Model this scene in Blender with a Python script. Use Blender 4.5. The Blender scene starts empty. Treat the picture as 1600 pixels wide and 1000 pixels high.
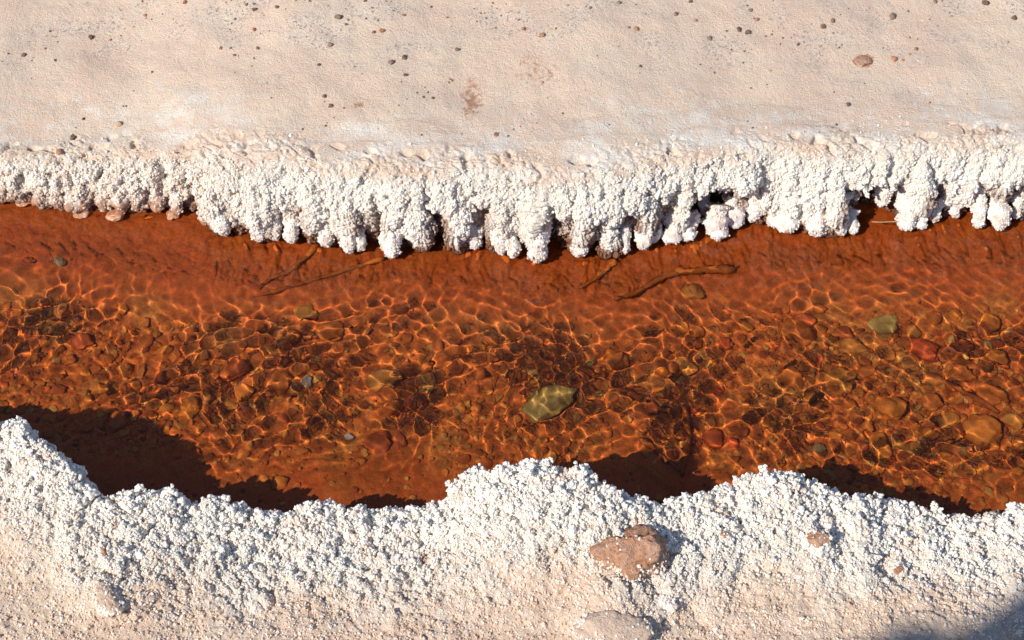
import bpy, math, random
import numpy as np
from mathutils import Vector

# ------------------------------------------------------------------ camera, world, sun, exposure
scene = bpy.context.scene
SC = 10.0          # scene units per metre: the caustic solver needs the millimetre ripples to be larger than its tolerances
COL = scene.collection
PITCH, DIST, FOV = math.radians(50), 2.06, math.radians(35)
CAM = np.array([0.0, -DIST*math.cos(PITCH), DIST*math.sin(PITCH)])
cd = bpy.data.cameras.new('camera'); cam = bpy.data.objects.new('camera', cd); COL.objects.link(cam)
cam.location = CAM*SC; cam.rotation_euler = (math.pi/2-PITCH, 0, 0)
cd.angle = FOV; cd.clip_start = 0.05; cd.clip_end = 500
scene.camera = cam

SUN = Vector((0.9, 0.8, -1.0)).normalized()          # direction the light travels
world = bpy.data.worlds.new('World'); scene.world = world; world.use_nodes = True
wn = world.node_tree; bg = wn.nodes['Background']
sky = wn.nodes.new('ShaderNodeTexSky'); sky.sky_type = 'NISHITA'; sky.sun_disc = False
sky.sun_elevation = math.asin(-SUN.z); sky.sun_rotation = math.atan2(-SUN.x, -SUN.y)
sky.altitude = 3000
wn.links.new(sky.outputs[0], bg.inputs[0]); bg.inputs[1].default_value = 0.135
sl = bpy.data.lights.new('sun', 'SUN'); sl.energy = 4.7; sl.angle = math.radians(0.5); sl.color = (1.0, 0.93, 0.82)
so = bpy.data.objects.new('sun', sl); COL.objects.link(so); so.rotation_euler = SUN.to_track_quat('-Z', 'Y').to_euler()
so.location = (-30, -30, 40)
sl.cycles.is_caustics_light = True
vs = scene.view_settings; vs.view_transform = 'Standard'; vs.look = 'None'; vs.gamma = 1; vs.use_curve_mapping = False
vs.exposure = 0.19
cy = scene.cycles
cy.max_bounces = 7; cy.diffuse_bounces = 4; cy.glossy_bounces = 3; cy.transmission_bounces = 5; cy.transparent_max_bounces = 6
cy.sample_clamp_indirect = 3.0; cy.caustics_refractive = True; cy.caustics_reflective = False
cy.use_denoising = True
try: cy.denoiser = 'OPENIMAGEDENOISE'; cy.denoising_input_passes = 'RGB_ALBEDO_NORMAL'
except Exception: pass
cy.use_adaptive_sampling = False

# ------------------------------------------------------------------ helpers
rng = np.random.default_rng(7)
F = 800/math.tan(FOV/2)
_s, _c = math.sin(PITCH), math.cos(PITCH)
def p2w(px, py, z=0.0):
    """point of the place seen at a photograph position, on the level z"""
    px = np.asarray(px, float); py = np.asarray(py, float); z = np.asarray(z, float)
    u = (px-800)/F; v = (500-py)/F
    dx, dy, dz = u, _c+v*_s, -_s+v*_c
    t = (z-CAM[2])/dz
    return CAM[0]+t*dx, CAM[1]+t*dy
def w2p(x, y, z=0.0):
    X = x-CAM[0]; Y = y-CAM[1]; Z = z-CAM[2]
    d = Y*_c-Z*_s; up = Y*_s+Z*_c
    return 800+F*X/d, 500-F*up/d
def ss(a, b, x):
    t = np.clip((x-a)/(b-a), 0, 1); return t*t*(3-2*t)

_P = np.random.default_rng(3).permutation(256).astype(np.int32); _P = np.concatenate([_P, _P, _P])
_G = np.array([(1,1,0),(-1,1,0),(1,-1,0),(-1,-1,0),(1,0,1),(-1,0,1),(1,0,-1),(-1,0,-1),
               (0,1,1),(0,-1,1),(0,1,-1),(0,-1,-1),(1,1,0),(-1,1,0),(0,-1,1),(0,-1,-1)], np.float32)
def noise(x, y, z=0.0, s=1.0, seed=0):
    x = np.asarray(x, np.float32)/s+seed*17.3; y = np.asarray(y, np.float32)/s+seed*5.1
    z = (np.asarray(z, np.float32)/s+seed*3.7)+np.zeros_like(x)
    xi, yi, zi = np.floor(x).astype(np.int32), np.floor(y).astype(np.int32), np.floor(z).astype(np.int32)
    xf, yf, zf = x-xi, y-yi, z-zi
    xi &= 255; yi &= 255; zi &= 255
    u, v, w = [q*q*q*(q*(q*6-15)+10) for q in (xf, yf, zf)]
    def g(a, b, c):
        h = _P[_P[_P[(xi+a) & 255]+((yi+b) & 255)]+((zi+c) & 255)] & 15
        G = _G[h]
        return G[..., 0]*(xf-a)+G[..., 1]*(yf-b)+G[..., 2]*(zf-c)
    l = lambda a, b, t: a+(b-a)*t
    return l(l(l(g(0,0,0), g(1,0,0), u), l(g(0,1,0), g(1,1,0), u), v),
             l(l(g(0,0,1), g(1,0,1), u), l(g(0,1,1), g(1,1,1), u), v), w)
def fbm(x, y, z=0.0, s=1.0, o=3, seed=0):
    r = 0; a = 1.0
    for k in range(o):
        r = r+a*noise(x, y, z, s, seed+k*7); a *= .5; s *= .48
    return r
def puff(x, y, z, s, seed=0):                        # rounded lumps between sharp creases
    n = np.abs(noise(x, y, z, s, seed)); return np.sqrt(np.clip(n*2.4, 0, 1))

def pl(pts, x):
    a = np.array(pts, float); return np.interp(x, a[:, 0], a[:, 1])

def sgrid(lo, hi, n, far, m):
    """n even steps across lo..hi, then ever wider ones out to -far/+far"""
    core = np.linspace(lo, hi, n)
    st = core[1]-core[0]
    g = st*np.cumsum(np.geomspace(1.3, 1, m)*np.geomspace(1, max(1.5, (far)/m/st*4), m))
    g = g/g[-1]*far
    return np.concatenate([lo-g[::-1], core, hi+g])

def mesh_grid(name, V, attrs=None, mat=None, kind='structure', smooth=True):
    """V: rows x cols x 3"""
    r, c = V.shape[:2]
    me = bpy.data.meshes.new(name)
    idx = np.arange(r*c, dtype=np.int32).reshape(r, c)
    q = np.stack([idx[:-1, :-1], idx[:-1, 1:], idx[1:, 1:], idx[1:, :-1]], -1).reshape(-1, 4)
    me.vertices.add(r*c); me.vertices.foreach_set('co', V.reshape(-1).astype(np.float32))
    me.loops.add(q.size); me.loops.foreach_set('vertex_index', q.reshape(-1))
    me.polygons.add(len(q)); me.polygons.foreach_set('loop_start', np.arange(0, q.size, 4, dtype=np.int32))
    me.update(calc_edges=True)
    if smooth: me.polygons.foreach_set('use_smooth', np.ones(len(q), bool))
    for k, a in (attrs or {}).items():
        at = me.attributes.new(k, 'FLOAT', 'POINT'); at.data.foreach_set('value', a.reshape(-1).astype(np.float32))
    if mat: me.materials.append(mat)
    o = bpy.data.objects.new(name, me); COL.objects.link(o); o['kind'] = kind
    return o
def grid_normals(V):
    du = np.gradient(V, axis=1); dv = np.gradient(V, axis=0)
    n = np.cross(du, dv); n /= np.linalg.norm(n, axis=-1, keepdims=True)+1e-12
    return n

# ------------------------------------------------------------------ materials
def mat(name):
    m = bpy.data.materials.new(name); m.use_nodes = True
    nt = m.node_tree; b = nt.nodes['Principled BSDF']
    return m, nt, b
class N:
    def __init__(s, nt): s.nt = nt
    def pos(s):
        v = s.nt.nodes.new('ShaderNodeVectorMath'); v.operation = 'SCALE'; v.inputs['Scale'].default_value = 1/SC
        s.nt.links.new(s.nt.nodes.new('ShaderNodeNewGeometry').outputs['Position'], v.inputs[0]); return v.outputs[0]
    def __call__(s, t, **k):
        n = s.nt.nodes.new('ShaderNode'+t)
        for a, b in k.items():
            if a.startswith('i_'):
                key = a[2:]; n.inputs[int(key) if key.isdigit() else key.replace('_', ' ')].default_value = b
            else: setattr(n, a, b)
        return n
    def link(s, a, b): s.nt.links.new(a, b)
    def noise(s, vec, scale, detail=3, rough=.55, dist=0):
        n = s('TexNoise'); n.inputs['Scale'].default_value = scale; n.inputs['Detail'].default_value = detail
        n.inputs['Roughness'].default_value = rough; n.inputs['Distortion'].default_value = dist
        s.link(vec, n.inputs['Vector']); return n.outputs[0]
    def ramp(s, f, a, b, c0=(0,0,0,1), c1=(1,1,1,1)):
        r = s('ValToRGB'); e = r.color_ramp.elements; e[0].position = a; e[1].position = b; e[0].color = c0; e[1].color = c1
        s.link(f, r.inputs[0]); return r.outputs[0]
    def mix(s, f, a, b, mode='MIX'):
        m = s('Mix', data_type='RGBA', blend_type=mode)
        for v, i in ((f, 0), (a, 6), (b, 7)):
            if hasattr(v, 'is_output'): s.link(v, m.inputs[i])
            else: m.inputs[i].default_value = v
        return m.outputs[2]
    def math(s, op, a, b=0.0, clamp=False):
        m = s('Math', operation=op, use_clamp=clamp)
        for v, i in ((a, 0), (b, 1)):
            if hasattr(v, 'is_output'): s.link(v, m.inputs[i])
            else: m.inputs[i].default_value = v
        return m.outputs[0]
    def bump(s, h, st, dist, nrm=None):
        b = s('Bump'); b.inputs['Strength'].default_value = st; b.inputs['Distance'].default_value = dist*SC
        s.link(h, b.inputs['Height'])
        if nrm: s.link(nrm, b.inputs['Normal'])
        return b.outputs[0]
def c(r, g, b): return (r, g, b, 1)

WHITE = c(.86, .80, .715); CREAM = c(.84, .66, .495); PINK = c(.79, .55, .41); STAIN = c(.42, .17, .075)

def sss(b, w=.6):
    b.inputs['Subsurface Weight'].default_value = w; b.inputs['Subsurface Radius'].default_value = (1.0, .8, .65)
    b.inputs['Subsurface Scale'].default_value = .0022*SC
def salt_crust_material():
    m, nt, b = mat('salt_crust'); n = N(nt)
    P = n.pos()
    wa = n('Attribute', attribute_name='white').outputs['Fac']
    st = n('Attribute', attribute_name='stain').outputs['Fac']
    wet = n('Attribute', attribute_name='wet').outputs['Fac']
    f1 = n.noise(P, 9, 5, .6); f2 = n.noise(P, 60, 5, .65); f3 = n.noise(P, 420, 4, .7); f4 = n.noise(P, 1300, 2, .6)
    # white veil over the cream crust, broken up by patches
    w = n.math('ADD', wa, n.math('MULTIPLY', n.math('SUBTRACT', f2, .5), 1.5))
    w = n.math('ADD', w, n.math('MULTIPLY', n.math('SUBTRACT', f3, .5), 1.1))
    w = n.ramp(w, .25, .85)
    base = n.mix(n.ramp(f1, .35, .68), CREAM, PINK)
    base = n.mix(n.math('MULTIPLY', n.ramp(f1, .3, .7), .0), base, CREAM)
    base = n.mix(n.ramp(f2, .4, .8, c(0,0,0), c(.55,.55,.55)), base, c(.74, .62, .50))
    base = n.mix(n.ramp(f3, .35, .75, c(0,0,0), c(.5,.5,.5)), base, c(.80, .69, .58))
    base = n.mix(n.ramp(f4, .3, .45, c(.6,.6,.6), c(0,0,0)), base, c(.46, .33, .26))
    col = n.mix(w, base, WHITE)
    fs = n.noise(P, 140, 4, .65)
    s1 = n.ramp(n.math('MULTIPLY', fs, n.math('MULTIPLY', st, 1.7)), .50, .72)
    col = n.mix(n.math('MULTIPLY', s1, .8), col, STAIN)
    # brown grit showing in the pores of the crust
    g = n.noise(P, 260, 5, .75); g2 = n.noise(P, 17, 3, .6)
    ga = n('Attribute', attribute_name='grit').outputs['Fac']
    gm = n.math('MULTIPLY', n.ramp(g, .575, .62), n.math('MULTIPLY', ga, n.ramp(g2, .42, .55)))
    gh = n.math('MULTIPLY', n.ramp(g, .47, .55), n.math('MULTIPLY', ga, n.ramp(g2, .42, .55)))
    col = n.mix(n.math('MULTIPLY', gh, .55), col, WHITE)
    col = n.mix(n.math('MULTIPLY', gm, .6), col, c(.36, .23, .16))
    col = n.mix(wet, col, c(.17, .060, .026))  # damp foot, plus shade painted into the far bank's undercut hollows
    n.link(col, b.inputs['Base Color'])
    b.inputs['Specular IOR Level'].default_value = .35
    n.link(n.math('SUBTRACT', .85, n.math('MULTIPLY', wet, .5)), b.inputs['Roughness'])
    h = n.math('ADD', n.math('MULTIPLY', f3, 1.0), n.math('MULTIPLY', f4, .55))
    h = n.math('ADD', h, n.math('MULTIPLY', g, 1.2))
    h = n.math('SUBTRACT', h, n.math('MULTIPLY', gm, 1.6))
    n.link(n.bump(h, 1.0, .0022), b.inputs['Normal'])
    return m
def granule_material():
    m, nt, b = mat('salt_granule'); n = N(nt)
    P = n.pos()
    t = n('Attribute', attribute_name='tint', attribute_type='INSTANCER').outputs['Fac']
    w = n('Attribute', attribute_name='wet', attribute_type='INSTANCER').outputs['Fac']
    f = n.noise(P, 45, 4, .6); f3 = n.noise(P, 700, 3, .6)
    k = n.math('ADD', t, n.math('MULTIPLY', n.math('SUBTRACT', f, .5), .9))
    fb = n.noise(P, 14, 3, .6)
    k = n.math('ADD', k, n.math('MULTIPLY', n.math('SUBTRACT', fb, .5), 1.1))
    col = n.mix(n.ramp(k, .15, .95), c(.84, .785, .715), c(.70, .52, .40))
    col = n.mix(n.ramp(k, .95, 1.5), col, c(.57, .40, .29))
    col = n.mix(w, col, c(.22, .095, .05))  # damp grains, and painted shade on grains inside the hollows
    n.link(col, b.inputs['Base Color']); b.inputs['Roughness'].default_value = .6
    n.link(n.math('SUBTRACT', .7, n.math('MULTIPLY', w, .45)), b.inputs['Roughness'])
    b.inputs['Specular IOR Level'].default_value = .4; sss(b)
    n.link(n.bump(f3, .8, .0008), b.inputs['Normal'])
    return m
def mud_material():
    m, nt, b = mat('iron_mud'); n = N(nt)
    P = n.pos()
    sm = n('Attribute', attribute_name='smoothmud').outputs['Fac']
    f1 = n.noise(P, 11, 4, .6); f2 = n.noise(P, 34, 5, .65, .6); f3 = n.noise(P, 150, 5, .7, .4); f4 = n.noise(P, 620, 3, .6)
    col = n.mix(n.ramp(f2, .35, .68), c(.42, .080, .011), c(.58, .145, .020))
    col = n.mix(n.ramp(f1, .42, .66), col, n.mix(n.ramp(f3, .35, .65), c(.54, .080, .014), c(.68, .17, .028)))
    rough = n.mix(n.ramp(f3, .38, .60), c(.42, .080, .013), c(.70, .20, .032))
    rough = n.mix(n.ramp(n.noise(P, 13, 3, .6), .52, .66), rough, n.mix(n.ramp(f3, .4, .62), c(.42, .14, .022), c(.66, .30, .060)))
    col = n.mix(n.math('MULTIPLY', n.math('SUBTRACT', 1.0, sm), .75), col, rough)
    col = n.mix(n.ramp(f4, .3, .55, c(.6,.6,.6), c(0,0,0)), col, c(.20, .045, .010))
    col = n.mix(n.math('MULTIPLY', n.math('MULTIPLY', n.ramp(f3, .50, .40), sm), .5), col, c(.26, .055, .012))
    n.link(col, b.inputs['Base Color'])
    b.inputs['Roughness'].default_value = .5; b.inputs['Specular IOR Level'].default_value = .12
    h = n.math('ADD', n.math('MULTIPLY', f3, 1.6), n.math('MULTIPLY', f4, .4))
    n.link(n.bump(h, .6, .002), b.inputs['Normal'])
    return m
def stone_material(name, a, bb, coat, camt, rough=.55, spec=.4, bmp=.002):
    m, nt, b = mat(name); n = N(nt)
    P = n('TexCoord').outputs['Object']
    info = n('ObjectInfo').outputs['Random']
    G = n.pos()
    f1 = n.noise(G, 55, 4, .6); f2 = n.noise(G, 260, 4, .65); f3 = n.noise(G, 900, 2, .6)
    col = n.mix(n.ramp(f2, .35, .68), a, bb)
    col = n.mix(info, col, n.mix(.45, col, bb))
    k = n.math('ADD', f1, n.math('MULTIPLY', n.math('SUBTRACT', info, .5), .35))
    col = n.mix(n.math('MULTIPLY', n.ramp(k, .40, .60), camt), col, coat)
    col = n.mix(n.ramp(f3, .3, .5, c(.35,.35,.35), c(0,0,0)), col, n.mix(.5, a, c(.03,.015,.01)))
    n.link(col, b.inputs['Base Color']); b.inputs['Roughness'].default_value = rough
    b.inputs['Specular IOR Level'].default_value = spec
    n.link(n.bump(n.math('ADD', n.math('ADD', f2, n.math('MULTIPLY', f1, bmp*120)), n.math('MULTIPLY', f3, .4)), .6+bmp*20, bmp), b.inputs['Normal'])
    return m
RUST = c(.42, .13, .030)
M = {}
M['crust'] = salt_crust_material(); M['granule'] = granule_material(); M['mud'] = mud_material()
M['rust'] = stone_material('rust_stone', c(.34,.075,.012), c(.56,.17,.028), c(.50,.13,.015), .5, .5, .12)
M['orange'] = stone_material('orange_stone', c(.52,.14,.016), c(.68,.24,.035), c(.56,.15,.02), .5, .5, .12)
M['olive'] = stone_material('olive_stone', c(.42,.14,.022), c(.58,.22,.040), c(.46,.15,.02), .4, .5, .12)
M['khaki'] = stone_material('khaki_stone', c(.31,.20,.050), c(.48,.32,.09), c(.52,.25,.045), .3, .5, .12)
M['dark'] = stone_material('dark_stone', c(.24,.052,.014), c(.38,.090,.020), c(.46,.095,.016), .5, .5, .12)
M['ochre'] = stone_material('ochre_stone', c(.46,.17,.030), c(.64,.29,.060), c(.56,.16,.02), .45, .5, .12)
M['red'] = stone_material('red_stone', c(.42,.060,.014), c(.64,.12,.028), c(.52,.12,.02), .4, .5, .12)
M['green'] = stone_material('greygreen_stone', c(.22,.16,.08), c(.36,.25,.12), c(.46,.17,.035), .25, .5, .12)
M['pale'] = stone_material('pale_stone', c(.48,.38,.27), c(.68,.58,.46), c(.50,.22,.08), .15, .5, .12)
M['grit'] = stone_material('grit_stone', c(.085,.058,.048), c(.20,.13,.10), c(.50,.38,.30), .25, .8, .2)
M['redgrit'] = stone_material('red_grit', c(.22,.085,.045), c(.42,.20,.11), c(.55,.38,.28), .25, .8, .2)
M['tan'] = stone_material('tan_pebble', c(.34,.20,.11), c(.52,.36,.22), c(.62,.50,.40), .2, .7, .2)
M['adobe'] = stone_material('adobe_rock', c(.36,.15,.080), c(.62,.34,.21), c(.66,.48,.36), .45, .85, .2, .007)
M['greyrock'] = stone_material('grey_rock', c(.48,.34,.25), c(.62,.46,.35), c(.70,.55,.44), .5, .85, .2, .005)
M['twig'] = stone_material('muddy_twig', c(.24,.055,.010), c(.42,.115,.018), c(.36,.085,.012), .5, .5, .12)
M['straw'] = stone_material('straw', c(.40,.26,.13), c(.60,.45,.28), c(.5,.35,.2), .2, .7)
M['earth'] = stone_material('earth', c(.34,.22,.15), c(.50,.36,.26), c(.6,.5,.4), .3, .9, .1)

def water_material():
    m = bpy.data.materials.new('water'); m.use_nodes = True; nt = m.node_tree
    nt.nodes.clear(); n = N(nt)
    g = n('BsdfGlass', i_IOR=1.333, i_Roughness=0.0); g.inputs['Color'].default_value = c(1.0, .945, .90)
    o = n('OutputMaterial'); n.link(g.outputs[0], o.inputs['Surface']); return m
M['water'] = water_material()

# ------------------------------------------------------------------ outlines, taken in photograph positions and laid out on their own levels
BASE = [(-400,310),(0,312),(60,318),(110,330),(180,330),(240,328),(300,338),(340,368),(400,380),(470,374),(520,387),(600,398),(700,400),
        (770,394),(850,407),(960,405),(1020,388),(1130,372),(1200,350),(1300,370),(1360,366),(1400,352),(1440,359),(1500,348),(1560,355),(1600,354),(2000,350)]
LIP = [(-400,245),(0,240),(150,228),(300,226),(450,236),(600,252),(750,250),(900,262),(1000,242),(1150,222),(1300,222),(1450,212),(1600,208),(2000,205)]
LIPZ = [(-400,.055),(0,.060),(200,.075),(320,.10),(400,.12),(700,.125),(1000,.13),(1300,.125),(1600,.12),(2000,.12)]
def wline(pts, z):
    a = np.array(pts, float)
    zz = pl(z, a[:, 0]) if isinstance(z, list) else z
    x, y = p2w(a[:, 0], a[:, 1], zz); return x, y
bx, by = wline(BASE, .004)
lx, ly = wline(LIP, LIPZ)
lzx = np.array([p[1] for p in LIPZ])
def ybase(x): return np.interp(x, bx, by)
_tx = np.linspace(-3, 3, 6001)
def _smooth(v, k=121):
    w = np.hanning(k); return np.convolve(np.pad(v, k//2, 'edge'), w/w.sum(), 'valid')
_yl = _smooth(np.interp(_tx, lx, ly))
def ylip(x): return np.interp(x, _tx, _yl)
_zx, _ = p2w(np.array([p[0] for p in LIPZ]), np.full(len(LIPZ), 240.), lzx)
_zl = _smooth(np.interp(_tx, _zx, lzx), 201)
def zlip(x): return np.interp(x, _tx, _zl)

# near bank crest: silhouette in the photograph, with its height
CREST = [(-300,640,.06),(-100,640,.07),(-30,650,.10),(0,655,.085),(25,652,.098),(55,688,.106),(100,712,.104),(122,745,.102),(150,765,.094),(200,772,.090),(260,767,.084),
         (300,787,.07),(345,777,.07),(400,800,.055),(440,802,.05),(500,788,.058),(560,802,.048),(620,792,.05),(680,790,.055),(705,770,.07),
         (735,742,.095),(790,729,.118),(845,720,.125),(890,731,.115),(940,757,.108),(985,778,.09),(1000,770,.092),(1020,787,.082),(1060,782,.08),
         (1100,772,.085),(1150,751,.078),(1200,735,.088),(1250,751,.078),(1300,770,.062),(1335,782,.075),(1370,780,.055),(1440,795,.04),
         (1480,806,.035),(1540,808,.035),(1600,793,.045),(1700,785,.06),(2000,800,.07)]
ca = np.array(CREST); cxw, cyw = p2w(ca[:, 0], ca[:, 1], ca[:, 2])
_cx = np.linspace(-1.2, 1.6, 1400)
def crest(x): return np.interp(x, cxw, cyw), np.interp(x, cxw, ca[:, 2])

# ------------------------------------------------------------------ stream bed
E1 = [(-400,400),(0,398),(200,418),(400,448),(600,440),(800,458),(960,462),(1050,440),(1200,420),(1400,420),(1600,412),(2000,410)]
def bed_height(x, y, fine=True):
    px, py = w2p(x, y, 0.0)
    e1 = pl(E1, px); b0 = pl(BASE, px)
    t = np.clip((py-b0)/(e1-b0+1e-6), -3, 1)
    z = -.0025-.0085*np.clip(t, 0, 1)+.004*np.clip(-t, 0, 1)
    d = ss(0, 1, (py-e1+34)/125)
    z = z*(1-d)+d*(-.046)
    low = ss(640, 770, py)
    flat = np.exp(-((px-560)/190)**2)*low*.024+np.exp(-((px-60)/160)**2)*ss(540, 640, py)*.020+np.exp(-((px-1560)/110)**2)*low*.018
    z = z+flat*d
    z = z+.010*fbm(x, y, 0, .16, 3, 4)*d
    # mud ridge across the pool, running down the middle then to the bank
    rx = [(905,560),(960,590),(1010,625),(1050,648),(1073,690),(1062,750),(1050,800)]
    z = z+.007*ridge(px, py, rx, 9)*d
    z = z+.006*ridge(px, py, [(1000,700),(1060,745)], 7)
    if fine:
        shelf = (1-d)*ss(-.3, .15, t)
        # rills down the mud shelf
        wx = x+.010*noise(x, y, 0, .05, 9)
        ril = np.abs(noise(wx, y*.22, 0, .018, 11))*.0095+np.abs(noise(wx, y*.35, 0, .008, 13))*.0045
        z = z+shelf*(ril-.0026)*ss(1, .75, t)*ss(250, 420, px)+shelf*(.0040*fbm(x, y, 0, .022, 4, 15))
        # lumps of coated gravel
        rg = .35+.65*np.maximum(ss(1150, 1400, px), .8*np.exp(-((px-280)/190)**2))
        edge = .15+.85*ss(.55, 1, d)
        z = z+d*rg*edge*(.0065*puff(x, y, 0, .024, 17)+.0025*puff(x, y, 0, .010, 18)-.005)*(1-.6*low)
        z = z+.0009*fbm(x, y, 0, .014, 3, 19)
    return z
def ridge(px, py, pts, w):
    best = np.full(np.shape(px), 1e9)
    for (x0, y0), (x1, y1) in zip(pts[:-1], pts[1:]):
        dx, dy = x1-x0, y1-y0; L = dx*dx+dy*dy
        t = np.clip(((px-x0)*dx+(py-y0)*dy)/L, 0, 1)
        best = np.minimum(best, np.hypot(px-x0-t*dx, py-y0-t*dy))
    return np.exp(-(best/w)**2)

gx = sgrid(-.78, .78, 1040, 3.0, 30)
gy = np.linspace(-.44, .30, 500)
X, Y = np.meshgrid(gx, gy)
Z = bed_height(X, Y)
px, py = w2p(X, Y, 0); e1 = pl(E1, px)
smoothmud = np.clip(1-ss(0, 1, (py-e1+10)/70)*(1-.8*ss(660, 760, py)*(1-.5*ss(900, 1300, px))), 0, 1)
bed = mesh_grid('stream_bed', np.stack([X, Y, Z], -1), {'smoothmud': smoothmud}, M['mud'])
bed.cycles.is_caustics_receiver = True

# ------------------------------------------------------------------ water
wx_ = sgrid(-.76, .76, 860, 3.0, 20); wy_ = np.linspace(-.42, .28, 400)
X, Y = np.meshgrid(wx_, wy_)
px, py = w2p(X, Y, 0); e1 = pl(E1, px)
amp = ss(-60, 25, py-e1)*(1-.6*ss(690, 780, py))
amp = amp*(.65+.65*ss(-.4, .4, noise(X, Y, 0, .13, 31)))*(1-.6*np.exp(-((px-30)/170)**2-((py-640)/70)**2))
Wz = np.zeros_like(X); r2 = np.random.default_rng(21)
DX = X+.022*noise(X, Y, 0, .11, 33)+.002*noise(X, Y, 0, .03, 34); DY = Y+.022*noise(X, Y, 0, .11, 35)+.002*noise(X, Y, 0, .03, 36)
for i in range(90):
    lam = r2.uniform(.0095, .032); th = r2.uniform(0, math.tau); k = math.tau/lam
    Wz += lam**1.45*np.cos(k*(DX*math.cos(th)+DY*math.sin(th))+r2.uniform(0, math.tau))
Wz *= .00043/Wz.std()
Wz = Wz*amp+.00012*noise(X, Y, 0, .012, 37)*(.3+amp)
WATER_Z = 0.0
water = mesh_grid('water', np.stack([X, Y, Wz+WATER_Z], -1), None, M['water'])
water.cycles.is_caustics_caster = True

# ------------------------------------------------------------------ far bank
CAV = [(300,.012,318),(350,.012,350),(470,.012,370),(565,.016,382),(590,.018,385),(688,.045,375),(752,.018,385),(862,.022,385),(880,.02,385),(925,.02,392),
       (985,.035,385),(1035,.030,378),(1095,.04,345),(1110,.05,350),(1135,.03,350),(1165,.04,345),(1325,.02,350),(1362,.07,345),(1395,.03,350),(1462,.035,345),(1545,.03,348),(1585,.03,345)]
cavx = np.array([p2w(a, 370, .02)[0] for a, _, _ in CAV])
def far_sheet(xs, rows_face, rows_top):
    t = np.linspace(0, 1, rows_face)
    X, T = np.meshgrid(xs, t)
    yb, yl, zl = ybase(X), ylip(X), zlip(X)
    yb = yb+.004+.005*noise(xs[None, :]+0*yb, 0*yb, 0, .03, 39)
    ang = T*math.pi/2
    y = yl+(yb-yl)*np.sin(ang)**.95
    z = zl*np.cos(ang)**.85
    # overhang: lower part of the core draws back
    rec = .009*ss(.80, .97, T)*ss(-.55, -.35, X)
    for cx0, a, _ in zip(cavx, [q[1] for q in CAV], CAV):
        w = .010+.16*a
        rec = np.maximum(rec, 0)+a*.85*np.exp(-((X-cx0)/w)**4)*ss(.55, .78, T)
    y = y+rec
    # tail under the water
    tt = np.linspace(.05, 1, 12)
    tx, TT = np.meshgrid(xs, tt)
    ty = y[-1][None]+.05*TT; tz = z[-1][None]-.05*TT
    # top: terrace, rising gently to the back
    a = np.concatenate([np.linspace(.0011, .42, rows_top), .42+np.geomspace(.01, 40, 26)])[::-1]
    ux, A = np.meshgrid(xs, a)
    uy = yl[0][None]+A; uz = zl[0][None]+.035*ss(0, .45, A)+.004*np.sin(A*9)*0
    V = np.concatenate([np.stack([ux, uy, uz], -1), np.stack([X, y, z], -1), np.stack([tx, ty, tz], -1)], 0)
    ff = np.concatenate([np.zeros_like(ux), T, np.ones_like(tx)], 0)      # 0 at the lip, 1 at the foot
    aa = np.concatenate([A, np.zeros_like(T), np.zeros_like(tx)], 0)      # distance back from the lip
    return V, ff, aa
xs = sgrid(-.80, .80, 1120, 4.0, 26)
V, FF, AA = far_sheet(xs, 190, 250)
Nn = grid_normals(V); Nn = np.where(Nn[..., 2:3]+(-Nn[..., 1:2]) < 0, -Nn, Nn)
x, y, z = V[..., 0], V[..., 1], V[..., 2]
near = ss(1.0, .5, AA)
body = ss(.05, .45, AA)                               # 1 on the flat terrace
facew = ss(.16, .0, AA)                               # popcorn zone
lx2 = x+.006*noise(x, y, z, .03, 41)+.12*z*noise(x*0, y*0, z, .2, 42)
lmod = .55+.9*ss(-.3, .35, noise(x, y*0, z*.4, .11, 40))
lobe = np.sqrt(np.clip(np.abs(noise(lx2, y*.07, z*.12, .031, 43))*2.2, 0, 1))
lobe2 = np.sqrt(np.clip(np.abs(noise(lx2, y*.18, z*.20, .013, 44))*2.2, 0, 1))
disp = facew*ss(.10, .85, FF)*(.024*lmod*(lobe-.60)+.008*(lobe2-.6)+.010*noise(x, y*.5, z*.5, .07, 38))*(1-.5*ss(-.35, -.5, x))
pop = .0045*(puff(x, y, z, .016, 45)-.5)+.0028*(puff(x, y, z, .0075, 46)-.5)+.0016*(puff(x, y, z, .0042, 47)-.5)
disp = disp+pop*(.04+.96*ss(.04, .0, AA)*ss(-.1, .35, FF+noise(x, y, 0, .06, 48)*.6+.15*ss(.03, 0, AA)))
leftflat = ss(-.33, -.42, x)
disp = disp-leftflat*.016*ss(.12, .42, noise(x, y, z, .020, 49))*ss(.15, .4, FF)*.6
disp = disp+.005*(puff(x, y, z, .030, 58)-.6)*ss(.05, .0, AA)*ss(.0, .3, FF)-.007*ss(.25, .5, noise(x, y, z, .018, 59))*ss(.04, .0, AA)
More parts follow.
